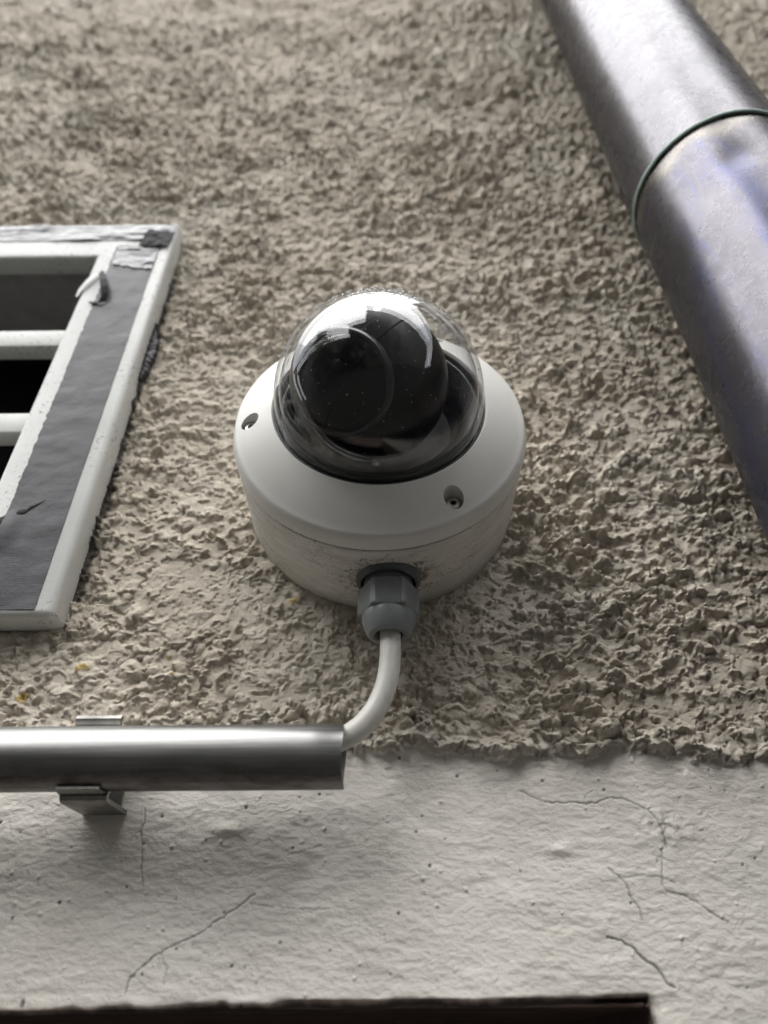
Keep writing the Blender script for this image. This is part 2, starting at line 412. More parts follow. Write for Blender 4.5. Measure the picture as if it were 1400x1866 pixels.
# cracks (polylines in x, z)
CR = [
 ([(52.6, -142.3), (55.9, -144.3), (60.5, -146.8), (65, -147.0), (71, -146.9), (75.5, -147.3), (80.4, -147.0), (84.6, -145.4), (90.0, -145.8), (95.0, -147.6), (98.5, -150), (101.1, -153.4), (102.4, -157.2), (102.3, -163.2)], .30),
 ([(101, -163.2), (99.3, -170.3), (98.2, -174.4), (99.5, -177), (104.9, -178.3), (108.6, -180.3), (112.8, -183.4), (118, -186.2)], .24),
 ([(80.1, -169.5), (83.6, -172.2), (85.5, -175), (86.3, -178.4), (88.3, -182), (89.0, -186.0)], .26),
 ([(76.1, -190.6), (80.2, -191.6), (84.0, -194.0), (87.1, -197.4), (90.4, -199.8), (92.4, -203.2), (94.6, -204.6)], .42),
 ([(-88.8, -148.0), (-88.1, -152), (-88.6, -156), (-87.3, -160), (-86.0, -167), (-84.0, -174)], .24),
 ([(-83.5, -206), (-82.6, -201.4), (-78.8, -197.6), (-74.4, -194.5), (-68.6, -191.2), (-62.6, -189), (-57.6, -186), (-51.6, -182.2), (-47.2, -178.8), (-44.1, -177)], .30),
 ([(-46, -180), (-38, -180.6), (-28, -181.9), (-18.5, -181.6)], .14),
 ([(-34, -164.5), (-28, -163.2), (-22, -161.5)], .13),
 ([(75.5, -147.3), (77, -143.8), (79.5, -142.6)], .2),
 ([(101.1, -153.4), (106, -155.5), (109, -159)], .14),
 ([(-74.4, -194.5), (-71, -199), (-71.5, -203)], .15),
 ([(-88.6, -156), (-92, -159.5)], .14),
 ([(84, -172.6), (91, -171.9), (98, -172.5), (103, -174.2)], .13),
]
cr = np.zeros_like(x); jx = x+.55*fbm(x/1.6, z/1.6, 141, 3)+.5*fbm(x/5, z/5, 143, 2); jz = z+.55*fbm(x/1.6, z/1.6, 145, 3)+.5*fbm(x/5, z/5, 147, 2)
for pts, wd in CR:
    a_ = np.array(pts); x0, z0_ = a_.min(0)-4; x1, z1_ = a_.max(0)+4
    rr = np.where((zs > z0_) & (zs < z1_))[0]; r0, r1 = rr[0], rr[-1]+1
    sx, sz = jx[r0:r1], jz[r0:r1]; best = np.full(sx.shape, 99.)
    for (ax, az), (bx_, bz_) in zip(pts, pts[1:]):
        dx, dz = bx_-ax, bz_-az; t = np.clip(((sx-ax)*dx+(sz-az)*dz)/(dx*dx+dz*dz), 0, 1)
        best = np.minimum(best, np.hypot(sx-ax-t*dx, sz-az-t*dz))
    wloc = wd*(.65+.8*(.5+vn(sx/6, sz/6, 151)))
    wloc = np.maximum(wloc*.75, .27)
    cr[r0:r1] = np.maximum(cr[r0:r1], min(1, .12+wd*1.6)*(1-sstep(wloc*.4, wloc*1.3, best)))
h_pl -= .6*cr
h_pl += crumb
pits = lumps(x, z, 6.0, 161, .14, .22, .7, 1.0, .5)
dirt_shade = np.clip(cr*.95+np.clip(pits*1.6, 0, .75), 0, 1)
h_pl -= pits*.8
h = h_st*k_st+h_pl*(1-k_st)
# thin undercut just below the ledge, its gap shadow also painted into the colour
dirt_shade = np.maximum(dirt_shade*(1-k_st), 0)
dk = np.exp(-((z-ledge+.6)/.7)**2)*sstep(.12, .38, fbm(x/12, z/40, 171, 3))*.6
# head of the window opening: edge of the plaster rolls back
WIN_X, WIN_Z = 85.0, -210.0
inw = x < WIN_X+3
ez = WIN_Z+.9*fbm(x/14, 0*x+2, 181, 4)+(x+20)*.010
e_d = z-ez
edge = np.where(x < WIN_X, 1-sstep(0, 3.2, np.abs(e_d)), (1-sstep(0, 3.2, np.hypot(x-WIN_X, np.minimum(0, 0*z)+np.where(z > ez, e_d, 0)))))
edge = np.where(z < 0, edge, 0)
h -= 3.2*edge**2*np.where(z < WIN_Z+8, 1, 0)
hole = 1.0*np.exp(-((x-80)/7)**2-((z-WIN_Z-.5)/1.8)**2)
h -= 2.2*hole; dirt_shade = np.clip(dirt_shade+hole*1.2*np.where(x < WIN_X+4, 1, 0)+.9*np.where((x < WIN_X+1) & (z < -190), 1-sstep(.2, 3.2, e_d+.8*fbm(x/3, z/3, 187, 3)), 0), 0, 1)  # rim along the opening painted dark against light on its rolled edge
z = z+np.where((z < WIN_Z+2.5) & (z > WIN_Z-2.5), (ez-WIN_Z)*(1-sstep(WIN_X-1, WIN_X+.5, x)), 0)
# paint flecks, black line down the wall beside the vent frame
fleck = np.zeros_like(x)
for fx_, fz_, fr_, fs in ((-39.3, -59.8, 2.3, 1.0), (-125.7, -91.8, 3.6, .62), (-147.6, -104.5, 2.6, .8), (-90.5, -86.5, 1.0, 1.0), (-19.4, -124.4, .9, 1), (-87, -95, .8, 1)):
    q = np.hypot(x-fx_, (z-fz_)/fs)/fr_+.9*fbm(x/1.6, z/1.6, 191, 3)
    fk = 1-sstep(.65, .95, q); fleck = np.maximum(fleck, fk); h += .5*fk
sm_ = np.zeros_like(x)
q = np.where((z > -60) & (z < 190), np.abs(x+138.2)/ (1.5+1.6*(.5+fbm(x/50, z/22, 195, 3))), 9)
sm_ = np.maximum(sm_, (1-sstep(.6, 1.2, q+1.0*fbm(x/3, z/3, 197, 3)))*.9)
dirt_shade = np.maximum(np.maximum(dirt_shade, sm_), np.clip(dk*1.1, 0, .6)); h -= 3.0*dk*np.where(np.abs(x) < 900, 1, 0)
lime = sstep(.1, .45, fbm(x/70, z/70, 201, 4))*.7+.8*(1-sstep(2, 16, z-ledge+4*fbm(x/9, z/9, 203, 2)))
lime = np.clip(lime, 0, 1)
# keep the wall flat right behind the camera's back box
rc = np.hypot(x, z); h = np.where(rc < 63, np.minimum(h, 0.5), h)

co = np.stack([x, -h, z], -1).reshape(-1, 3).astype(np.float32)*S
ii = np.arange(nz*nx).reshape(nz, nx)
quads = np.stack([ii[:-1, :-1], ii[:-1, 1:], ii[1:, 1:], ii[1:, :-1]], -1).reshape(-1, 4)
fcx = .25*(XX[:-1, :-1]+XX[:-1, 1:]+XX[1:, 1:]+XX[1:, :-1]).ravel(); fcz = .5*(ZZ[:-1, :-1]+ZZ[1:, 1:]).ravel()
fk = .25*(k_st[:-1, :-1]+k_st[:-1, 1:]+k_st[1:, 1:]+k_st[1:, :-1]).ravel()
VX0, VX1, VZ0, VZ1 = -459., -139., -74., 237.          # vent outline
cut = ((fcx < WIN_X) & (fcx > -1100) & (fcz < WIN_Z) & (fcz > -1500)) | ((fcx > VX0+46) & (fcx < VX1-46) & (fcz > VZ0+38) & (fcz < VZ1-38))
def grid_mesh(name, q, mat, label=None):
    used = np.unique(q); rm = np.zeros(nz*nx, np.int64); rm[used] = np.arange(len(used)); q2 = rm[q]
    me = bpy.data.meshes.new(name); me.vertices.add(len(used)); me.vertices.foreach_set('co', co[used].ravel())
    me.loops.add(q2.size); me.loops.foreach_set('vertex_index', q2.ravel().astype(np.int32))
    me.polygons.add(len(q2)); me.polygons.foreach_set('loop_start', np.arange(0, q2.size, 4, dtype=np.int32))
    me.polygons.foreach_set('loop_total', np.full(len(q2), 4, np.int32)); me.polygons.foreach_set('use_smooth', np.ones(len(q2), bool))
    me.update(calc_edges=True)
    for an, av in (('dirt_shade', dirt_shade), ('fleck', fleck), ('lime', lime)):
        a = me.attributes.new(an, 'FLOAT', 'POINT'); a.data.foreach_set('value', av.ravel()[used].astype(np.float32))
    return link(name, me, mat, wall)
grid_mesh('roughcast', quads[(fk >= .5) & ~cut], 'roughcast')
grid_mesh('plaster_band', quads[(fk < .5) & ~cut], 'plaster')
# window opening below the band
bm = bmesh.new()
def quad(bm, *p): bm.faces.new([bm.verts.new(q) for q in p])
quad(bm, (-1100, 2, WIN_Z), (WIN_X+.5, 2, WIN_Z), (WIN_X+.5, 260, WIN_Z+3), (-1100, 260, WIN_Z+3))
quad(bm, (WIN_X, 2, WIN_Z+1), (WIN_X, 260, WIN_Z+3), (WIN_X, 260, -1500), (WIN_X, 2, -1500))
quad(bm, (-1100, 2, WIN_Z+1), (-1100, 260, WIN_Z+3), (-1100, 260, -1500), (-1100, 2, -1500))
quad(bm, (-1100, 2, -1500), (WIN_X, 2, -1500), (WIN_X, 260, -1500), (-1100, 260, -1500))
quad(bm, (-1100, 10, WIN_Z-.5), (WIN_X+8, 10, WIN_Z-.5), (WIN_X+8, 10, WIN_Z+24), (-1100, 10, WIN_Z+24))  # added unseen backing plate, stops sky light leaking in above the soffit
finish('reveal', bm, 'opening_paint', wall, 0)
bm = bmesh.new(); box(bm, -1100, WIN_X, 240, 258, -1500, WIN_Z+3)
finish('dark_window_back', bm, 'dark_opening', wall, 0)  # matte near-black sheet put in place of glass, keeps sky reflections out

# ------------------------------------------------------------------ dome camera
camt = thing('security_camera', 'white dome security camera with clear bubble and grey gland on the beige wall', 'security camera', (0, 0, 0))
GX, GH, GR = 3.2, 22.0, 13.6          # gland axis x, height off wall, socket radius
bm = bmesh.new()
lathe(bm, [(63.2, -6), (64.4, 3), (64.6, 42.5), (64.2, 43.1)], 192)
bx = finish('back_box', bm, 'box_paint', camt)
cb = bmesh.new(); lathe(cb, [(GR, -80), (GR, -50)], 64, 'z', (GX, -GH, 0))
boolean_cut(bx, cb)
me = bx.data
a = me.attributes.new('grime', 'FLOAT', 'POINT'); vals = []
for v_ in me.vertices:
    q = v_.co/S; d = math.hypot(q.x-GX, -q.y-GH)
    vals.append(max(0, 1-(d-GR)/1.2)*.55 if q.z < -40 else 0)
a.data.foreach_set('value', vals)
# cover
bm = bmesh.new()
prof = [(62.0, 44.6), (64.6, 44.4), (65.0, 44.9), (64.9, 47.6), (63.9, 51.0), (63.6, 51.7), (63.1, 52.3), (62.5, 52.75), (62.0, 53.0)]
for i in range(1, 9):
    t = i/8; prof.append((62.0-(62.0-47.0)*t, 53.0+9.1*t+.5*math.sin(math.pi*t)))
prof += [(46.3, 62.35), (45.8, 62.0), (45.4, 61.2), (45.3, 52), (45.3, 44.6)]
lathe(bm, prof, 192, closed=True)
cover = finish('cover', bm, 'cover_paint', camt)
SCR = [(29.3, -48.0), (-56.1, -4.6), (26.5, 49.8)]
cb = bmesh.new()
for sx_, sz_ in SCR:
    lathe(cb, [(4.1, 49.5), (4.3, 80)], 40, 'y', (sx_, 0, sz_))
an = math.radians(-24); bmesh.ops.create_icosphere(cb, subdivisions=2, radius=.75, matrix=Matrix.Translation((64.8*math.cos(an), -49.5, 64.8*math.sin(an))))
boolean_cut(cover, cb)
bm = bmesh.new(); lathe(bm, [(63.6, 43.5), (63.6, 45.0)], 128); finish('gasket', bm, 'rubber', camt)
for sx_, sz_ in SCR:
    bm = bmesh.new()
    lathe(bm, [(3.1, 49.5), (3.1, 52.3), (2.75, 53.0), (1.9, 53.3), (1.5, 53.35), (1.35, 53.0)], 32, 'y', (sx_, 0, sz_))
    s = finish('screw', bm, 'screw_steel', camt)
    bm = bmesh.new()
    for k in range(3):
        r_ = Matrix.Translation((sx_, -53.0, sz_)) @ Matrix.Rotation(math.radians(60*k+12), 4, 'Y') @ Matrix.Diagonal((2.5, .5, .6, 1))
        bmesh.ops.create_cube(bm, size=1, matrix=r_)
    finish('recess_shade', bm, 'black_matte', s, 0)  # black bars paint the shade of the drive recess
# clear dome shell
def dome_prof(rad, t0, top_h=66.0):
    p = [(rad, t0), (rad, 62.0)]
    for i in range(0, 41):
        a_ = math.pi/2*i/40
        p.append((max(rad*math.cos(a_), .01), top_h+rad*math.sin(a_)))
    return p
bm = bmesh.new()
o_ = dome_prof(44.5, 57); i_ = dome_prof(42.4, 57)
rings = []
lathe(bm, o_ + i_[::-1], 160, closed=True)
bmesh.ops.remove_doubles(bm, verts=bm.verts, dist=.02)
finish('clear_dome', bm, 'clear_dome', camt, 50)
# black seal round the dome and liner inside
bm = bmesh.new(); lathe(bm, [(44.65, 56), (45.3, 56), (45.3, 61.4), (44.65, 61.6)], 128, closed=True); finish('dome_seal', bm, 'rubber', camt)
bm = bmesh.new(); lathe(bm, [(42.3, 50), (42.3, 61.5), (41.2, 61.8), (36.5, 58.5), (33.5, 54), (31.5, 46), (31.5, 44)], 128, closed=True); finish('liner', bm, 'black_plastic', camt)
bm = bmesh.new(); lathe(bm, [(31, 43.2), (42.5, 43.2), (42.5, 44), (31, 44)], 64, closed=True); lathe(bm, [(33, 42), (33, 43)], 64); finish('base_plate', bm, 'black_matte', camt)
# turret and lens head
TC = Vector((-4, -74, 0)); TR = 33.0
bm = bmesh.new(); bmesh.ops.create_uvsphere(bm, u_segments=72, v_segments=48, radius=TR, matrix=Matrix.Translation(TC))
bmesh.ops.bisect_plane(bm, geom=bm.verts[:]+bm.edges[:]+bm.faces[:], plane_co=(0, -45, 0), plane_no=(0, 1, 0), clear_outer=True)
tur = finish('turret', bm, 'black_plastic', camt)
dl = Vector((-.36, -.62, -.70)).normalized(); rot = dl.to_track_quat('Z', 'Y').to_matrix().to_4x4()
def at_lens(bm): bmesh.ops.transform(bm, matrix=Matrix.Translation(TC) @ rot, verts=bm.verts)
bm = bmesh.new(); lathe(bm, [(20.8, 20), (20.8, 27.5), (20.2, 28.6), (19.2, 29.0), (18.6, 28.4), (18.6, 24)], 96, 'z', closed=True); at_lens(bm); finish('lens_ring', bm, 'ring_plastic', tur)
bm = bmesh.new(); lathe(bm, [(18.6, 24), (18.5, 27.2), (12, 28.2), (6, 28.6), (.5, 28.7)], 64, 'z'); at_lens(bm); finish('lens_window', bm, 'black_glass', tur)
bm = bmesh.new(); lathe(bm, [(32.6, -4), (33.5, -3.5), (33.9, 0), (33.5, 3.5), (32.6, 4)], 96, 'x', closed=True)
bmesh.ops.transform(bm, matrix=Matrix.Translation(TC) @ Matrix.Rotation(math.radians(38), 4, 'Y') @ Matrix.Rotation(math.radians(12), 4, 'Z'), verts=bm.verts)
bmesh.ops.bisect_plane(bm, geom=bm.verts[:]+bm.edges[:]+bm.faces[:], plane_co=(0, -47, 0), plane_no=(0, 1, 0), clear_outer=True)
finish('tilt_band', bm, 'black_plastic', tur)
# drops and dust on the dome
def on_dome(az, elv, r=44.5): return Vector((r*math.cos(elv)*math.cos(az), -66-r*math.sin(elv), r*math.cos(elv)*math.sin(az)))
rnd = random.Random(3)
bm = bmesh.new()
for i in range(900):
    # the upper, sky-facing side of the bubble carries the drops
    az = rnd.gauss(math.pi/2, .75); elv = rnd.uniform(.05, 1.35)
    p = on_dome(az, elv); nn = (p-Vector((0, -66, 0))).normalized()
    if nn.z < .18+.1*rnd.random(): continue
    rr = rnd.choice((.2, .26, .32, .38, .5)) * rnd.uniform(.7, 1.2)
    mm = Matrix.Translation(p) @ nn.to_track_quat('Z', 'Y').to_matrix().to_4x4() @ Matrix.Diagonal((rr, rr*rnd.uniform(.8, 1.4), rr*.55, 1))
    bmesh.ops.create_icosphere(bm, subdivisions=1 if rr < .25 else 2, radius=1, matrix=mm)
o = finish('water_drops', bm, 'water', camt, 80); o['kind'] = 'stuff'
bm = bmesh.new()
for i in range(620):
    az = rnd.uniform(0, 2*math.pi); elv = math.asin(rnd.uniform(.0, 1))
    p = on_dome(az, elv, 44.52); nn = (p-Vector((0, -66, 0))).normalized()
    rr = rnd.choice((.05, .06, .08, .08, .11, .16))
    mm = Matrix.Translation(p) @ nn.to_track_quat('Z', 'Y').to_matrix().to_4x4() @ Matrix.Diagonal((rr, rr*rnd.uniform(.6, 1.8), rr*.35, 1))
    bmesh.ops.create_icosphere(bm, subdivisions=1, radius=1, matrix=mm)
o = finish('dust', bm, 'dust', camt, 80); o['kind'] = 'stuff'
# cable gland
bm = bmesh.new(); lathe(bm, [(GR-.1, -64.5), (GR-.1, -62.0), (12.2, -61.2), (10.6, -61.6), (10.4, -64), (11.5, -66.6), (12.9, -66.2)], 72, 'z', (GX, -GH, 0), closed=True)
gl_ = finish('gland_collar', bm, 'gland_dark', camt)
bm = bmesh.new(); lathe(bm, [(10.2, -52), (10.2, -70), (9.6, -74)], 48, 'z', (GX, -GH, 0)); finish('gland_body', bm, 'gland_dark', camt)
# nut: rounded hexagon with small ribs, then a domed end with a hole
bm = bmesh.new(); segs = 144; prof = []
for t, z_, hexf in [(0, -69.2, .6), (.97, -69.2, .8), (1.0, -70.0, 1), (1.0, -76, 1), (1.0, -80.9, 1), (.985, -81.3, .9), (.975, -81.6, .15), (.99, -82.2, 0), (.985, -84.2, 0), (.915, -86.6, 0), (.84, -88.8, 0), (.74, -90.2, 0), (.62, -90.7, 0), (.53, -90.3, 0), (.50, -89.0, 0), (.50, -80, 0)]:
    prof.append((t, z_, hexf))
rings = []
for t, z_, hf in prof:
    ring = []
    for i in range(segs):
        a_ = 2*math.pi*i/segs+math.radians(15); u_ = (a_ % (math.pi/3))-math.pi/6
        hexr = min(10.9/math.cos(u_), 12.1)
        if abs(abs(u_)-math.pi/6) < .12: hexr += .5
        r_ = (hexr*hf+10.9*(1-hf))*t if t > 0 else .01
        ring.append(bm.verts.new((GX+r_*math.cos(a_), -GH+r_*math.sin(a_), z_)))
    rings.append(ring)
for A, B in zip(rings, rings[1:]):
    for i in range(segs): bm.faces.new((A[i], A[(i+1) % segs], B[(i+1) % segs], B[i]))
bmesh.ops.recalc_face_normals(bm, faces=bm.faces)
finish('gland_nut', bm, 'gland_plastic', camt, 28)

# ------------------------------------------------------------------ cable
cab = thing('cable', 'off-white cable curving from the grey gland down into the steel tube', 'cable', (0, 0, 0))
pts = bez((3.6, -22, -80), (3.8, -22, -96), (5.6, -20.5, -112), (-5.5, -20, -124.5), 30)
pts += bez((-5.5, -20, -124.5), (-9.5, -20, -129), (-15, -20.5, -133.2), (-30, -21, -134.6), 16)[1:]
pts += bez((-30, -21, -134.6), (-60, -21, -135.5), (-90, -21, -137), (-150, -21, -138), 10)[1:]
bm = bmesh.new(); tube(bm, pts, 4.15, 32); finish('cable_sheath', bm, 'cable_sheath', cab)

# ------------------------------------------------------------------ conduit and its bracket
CH, CZ, CRAD = 21.0, -137.6, 11.1
con = thing('conduit', 'brushed steel conduit tube with an open cut end below the camera', 'conduit', (0, -CH, CZ))
bm = bmesh.new()
prof = [(CRAD-1.3, -13.6), (CRAD-1.15, -13.3), (CRAD-.15, -13.3), (CRAD, -13.6)]
for i in range(1, 60): prof.append((CRAD, -13.6-i*11))
prof += [(CRAD-1.3, -663), (CRAD-1.3, -600)]
lathe(bm, prof, 96, 'x', closed=True)
for v_ in bm.verts:
    q = math.sin(v_.co.x*.045)*.18+math.sin(v_.co.x*.017+1)*.25
    v_.co.z += q*.5
    if v_.co.x > -14: v_.co.x += .35*math.sin(3*math.atan2(v_.co.z, v_.co.y))
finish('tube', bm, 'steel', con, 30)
br = thing('conduit_bracket', 'small galvanised clip bracket clamping the steel conduit to the plaster', 'bracket', (-104, 0, CZ))
def strip(bm, prof, x0, x1, th_=1.1):
    """prof in (h, z) extruded along x with thickness"""
    pv = [Vector((p[0], p[1])) for p in prof]; L = []
    for i, p in enumerate(pv):
        d = (pv[min(i+1, len(pv)-1)]-pv[max(i-1, 0)]).normalized(); nn = Vector((-d.y, d.x)); L.append((p+nn*th_/2, p-nn*th_/2))
    sec = [a for a, _ in L]+[b_ for _, b_ in reversed(L)]
    A = [bm.verts.new((x0, -q.x, q.y)) for q in sec]; B = [bm.verts.new((x1, -q.x, q.y)) for q in sec]; k = len(sec)
    for i in range(k): bm.faces.new((A[i], A[(i+1) % k], B[(i+1) % k], B[i]))
    hl = len(pv)
    for i in range(hl-1):
        bm.faces.new((A[i+1], A[i], A[k-1-i], A[k-2-i])); bm.faces.new((B[i], B[i+1], B[k-2-i], B[k-1-i]))
    bmesh.ops.recalc_face_normals(bm, faces=bm.faces)
# lower jaw: plate out from the wall with a rolled front lip
bm = bmesh.new()
strip(bm, [(-5, -11.9), (2, -12.4), (10, -13.1), (18.0, -13.7), (19.0, -13.4), (19.5, -12.7), (19.1, -12.1), (18.2, -12.0)], -7.4, 9.0, 1.5)
finish('lower_jaw', bm, 'bracket_steel', br, 40)
bm = bmesh.new(); strip(bm, [(-5, 12.9), (10, 12.9), (16.5, 13.1), (18.4, 14.0), (19.0, 15.2), (18.2, 16.2), (17.0, 16.2)], -9.4, 7.4, 1.5)
finish('upper_jaw', bm, 'bracket_steel', br, 40)
bm = bmesh.new(); strip(bm, [(3.2, 12.8), (3.0, 8), (3.0, -8), (3.2, -12.4)], -8.6, 8.6, 1.3); finish('back_plate', bm, 'bracket_steel', br, 40)
bm = bmesh.new()
arc = [(CH+(CRAD+.75)*math.cos(a_), (CRAD+.75)*math.sin(a_)) for a_ in [math.radians(d) for d in range(205, 290, 7)]]
strip(bm, arc, -7.6, 7.6, 1.0); finish('clamp_leaf', bm, 'bracket_steel', br, 40)

# ------------------------------------------------------------------ vent frame at the left
vent = thing('vent_frame', 'white slatted vent frame partly covered with grey cloth tape', 'vent', (VX1, 0, VZ0))
def V(p): return (p[0]-VX1, p[1], p[2]-VZ0)
def ringframe(bm, x0, x1, z0, z1, wl, wr, wb, wt, y0, y1, bev, seg=4):
    o_ = [(x0, z0), (x1, z0), (x1, z1), (x0, z1)]; i_ = [(x0+wl, z0+wb), (x1-wr, z0+wb), (x1-wr, z1-wt), (x0+wl, z1-wt)]
    vs = {}
    for nm, pts, y in (('of', o_, y1), ('if', i_, y1), ('ob', o_, y0), ('ib', i_, y0)):
        vs[nm] = [bm.verts.new(V((p[0], y, p[1]))) for p in pts]
    for k in range(4):
        j = (k+1) % 4
        bm.faces.new((vs['of'][k], vs['of'][j], vs['if'][j], vs['if'][k])); bm.faces.new((vs['ob'][j], vs['ob'][k], vs['ib'][k], vs['ib'][j]))
        bm.faces.new((vs['ob'][k], vs['ob'][j], vs['of'][j], vs['of'][k])); bm.faces.new((vs['ib'][j], vs['ib'][k], vs['if'][k], vs['if'][j]))
    bmesh.ops.recalc_face_normals(bm, faces=bm.faces)
    es = [e for e in bm.edges if all(abs(v_.co.y-y1) < .01 for v_ in e.verts) and (e.verts[0].co-e.verts[1].co).length > 100]
    es += [e for e in bm.edges if abs(e.verts[0].co.y-e.verts[1].co.y) > 5]
    bmesh.ops.bevel(bm, geom=es, offset=bev, segments=seg, affect='EDGES', profile=.5)
bm = bmesh.new(); ringframe(bm, VX0, VX1, VZ0, VZ1, 48.6, 48.6, 40, 40.4, 1, -12, 3.2)
finish('frame', bm, 'vent_paint', vent, 45)
for zc in (121, 49, -23):
    bm = bmesh.new(); x_ = V((0, 0, zc))[2]; box(bm, VX0-VX1+45, -46, -4.5, 6, x_-7.6, x_+8.6, 1.8)
    finish('slat', bm, 'vent_paint', vent, 45)
bm = bmesh.new()
x0, x1, z0, z1 = VX0-VX1+47.5, -47.5, 39, VZ1-VZ0-39.5
quad(bm, (x0, -2, z1), (x1, -2, z1), (x1, 62, z1), (x0, 62, z1)); quad(bm, (x1, -2, z0), (x1, -2, z1), (x1, 62, z1), (x1, 62, z0))
quad(bm, (x0, -2, z0), (x0, -2, z1), (x0, 62, z1), (x0, 62, z0)); quad(bm, (x0, -2, z0), (x1, -2, z0), (x1, 62, z0), (x0, 62, z0))
finish('reveal', bm, 'reveal_grey', vent, 0)
bm = bmesh.new(); box(bm, x0-5, x1+5, 62, 66, z0-5, z1+5); finish('dark_backing', bm, 'dark_opening', vent, 0)  # near-black sheet, paints the unlit inside of the vent
def tape(name, fx, fz, nu, nv, mat, hfun, y=-12.15, parent=vent, thick=.35):
    """strip of tape: fx, fz map u,v in 0..1 to wall coordinates; hfun lifts it"""
    bm = bmesh.new(); g = []
    for i in range(nu+1):
        r_ = []
        for j in range(nv+1):
            a_, b_ = i/nu, j/nv; X_, Z_ = fx(a_, b_), fz(a_, b_)
            r_.append(bm.verts.new(V((X_, y-hfun(a_, b_, X_, Z_), Z_))))
        g.append(r_)
    for i in range(nu):
        for j in range(nv): bm.faces.new((g[i][j], g[i+1][j], g[i+1][j+1], g[i][j+1]))
    bmesh.ops.recalc_face_normals(bm, faces=bm.faces)
    if bm.faces[0].normal.y > 0: bmesh.ops.reverse_faces(bm, faces=bm.faces)
    bmesh.ops.solidify(bm, geom=bm.faces[:], thickness=thick)
    return finish(name, bm, mat, parent, 50)
def jag(t, k, amp):
    return amp*float(fbm(np.array([t*90.]), np.array([k*3.3]), 301+k, 4)[0])
jr = [jag(i/200, 1, 1.1) for i in range(201)]; jt = [jag(i/200, 2, 1.6) for i in range(201)]
def wob(X_, Z_, k, s, a_): return a_*float(fbm(np.array([X_/s]), np.array([Z_/s]), k, 3)[0])
tape('side_tape', lambda a_, b_: -176.2+jr[int(b_*200)]*(1-a_)*.9+29.0*a_, lambda a_, b_: -71.0+b_*280, 12, 200, 'grey_tape',
     lambda a_, b_, X_, Z_: max(0, .12+wob(X_, Z_, 311, 9, .3)+1.3*math.exp(-((X_+173)/5)**2-((Z_+28)/9)**2)))
tape('top_tape', lambda a_, b_: -452+a_*311.5, lambda a_, b_: 215.3+b_*(21.4-1.5*max(0, a_-.97)/.03)+jt[int(a_*200)]*(1-b_)*.6, 200, 22, 'shiny_tape',
     lambda a_, b_, X_, Z_: (max(0, .25+wob(X_/4, Z_, 321, 4.5, 1.3))*min(1, (1-b_)*7+.1))*(1 if b_ < .96 else .2)-(2.6*max(0, b_-.9)/.1)+.3)
# crumpled dark piece at the corner, peeled curl on the inner edge
tape('torn_tape', lambda a_, b_: -161+a_*19+3*b_, lambda a_, b_: 206+b_*20+jag(a_, 5, 2.5)*(1-b_)+jag(a_, 8, 2)*b_-4*a_*b_, 26, 20, 'tape_dark',
     lambda a_, b_, X_, Z_: 1.6+max(0, wob(X_, Z_, 331, 4, 1.2)))
tape('side_tape', lambda a_, b_: -174.5+a_*27.2, lambda a_, b_: 187+b_*20+jag(a_, 6, 3)*(1-b_)-7*a_*(1-b_), 30, 26, 'shiny_tape',
     lambda a_, b_, X_, Z_: .55+max(0, wob(X_/3, Z_, 341, 3.4, 1.4)))
def ribbon(name, pts, wds, side, mat):
    bm = bmesh.new(); g = []
    for p, w_ in zip(pts, wds):
        q = Vector(V(p)); sd_v = Vector(side)*w_*.5; g.append([bm.verts.new(q-sd_v), bm.verts.new(q+sd_v)])
    for A, B in zip(g, g[1:]): bm.faces.new((A[0], A[1], B[1], B[0]))
    bmesh.ops.subdivide_edges(bm, edges=bm.edges[:], cuts=2, use_grid_fill=True, smooth=.6)
    bmesh.ops.solidify(bm, geom=bm.faces[:], thickness=.35); finish(name, bm, mat, vent, 60)
ribbon('tape_curl', [(-178.5, -13, 178), (-177.0, -14.5, 173), (-174.0, -16, 165), (-171.5, -16, 157), (-169.5, -14.5, 149), (-170.5, -13.4, 145), (-174.5, -13.0, 144), (-178.5, -12.8, 146)], [1.5, 3.4, 4.4, 4.2, 4.2, 4.6, 3.6, 2.0], (.92, .1, .38), 'tape_dark')
ribbon('paint_flap', [(-188.5, -12.2, 152), (-187.4, -13, 158), (-184, -14, 167), (-180, -13.5, 175)], [1.5, 3.2, 3.6, 1.5], (.85, -.1, -.5), 'vent_paint')
# dark crease low on the side tape
tape('tape_fold', lambda a_, b_: -180+a_*20, lambda a_, b_: -31+a_*19+b_*9*(1-a_)+jag(a_, 9, 1.5), 14, 10, 'tape_dark',
     lambda a_, b_, X_, Z_: .3+.5*math.sin(math.pi*b_)*(1-a_), thick=.2)
# black mastic squeezed out beside the frame
bm = bmesh.new(); rnd = random.Random(11)
for i in range(70):
    t = (i+rnd.random())/70; zc = 86+50*t; r_ = 2.7*math.sin(math.pi*min(.97, t+.06))**.7*rnd.uniform(.45, 1.15)+.5
    mm = Matrix.Translation(V((VX1+.4+r_*.4+rnd.uniform(-.6, 2.2)*math.sin(math.pi*t), -1.0, zc))) @ Matrix.Diagonal((r_, 3.4*rnd.uniform(.7, 1), r_*1.2, 1))
    bmesh.ops.create_icosphere(bm, subdivisions=2, radius=1, matrix=mm)
finish('mastic', bm, 'mastic', vent, 60)

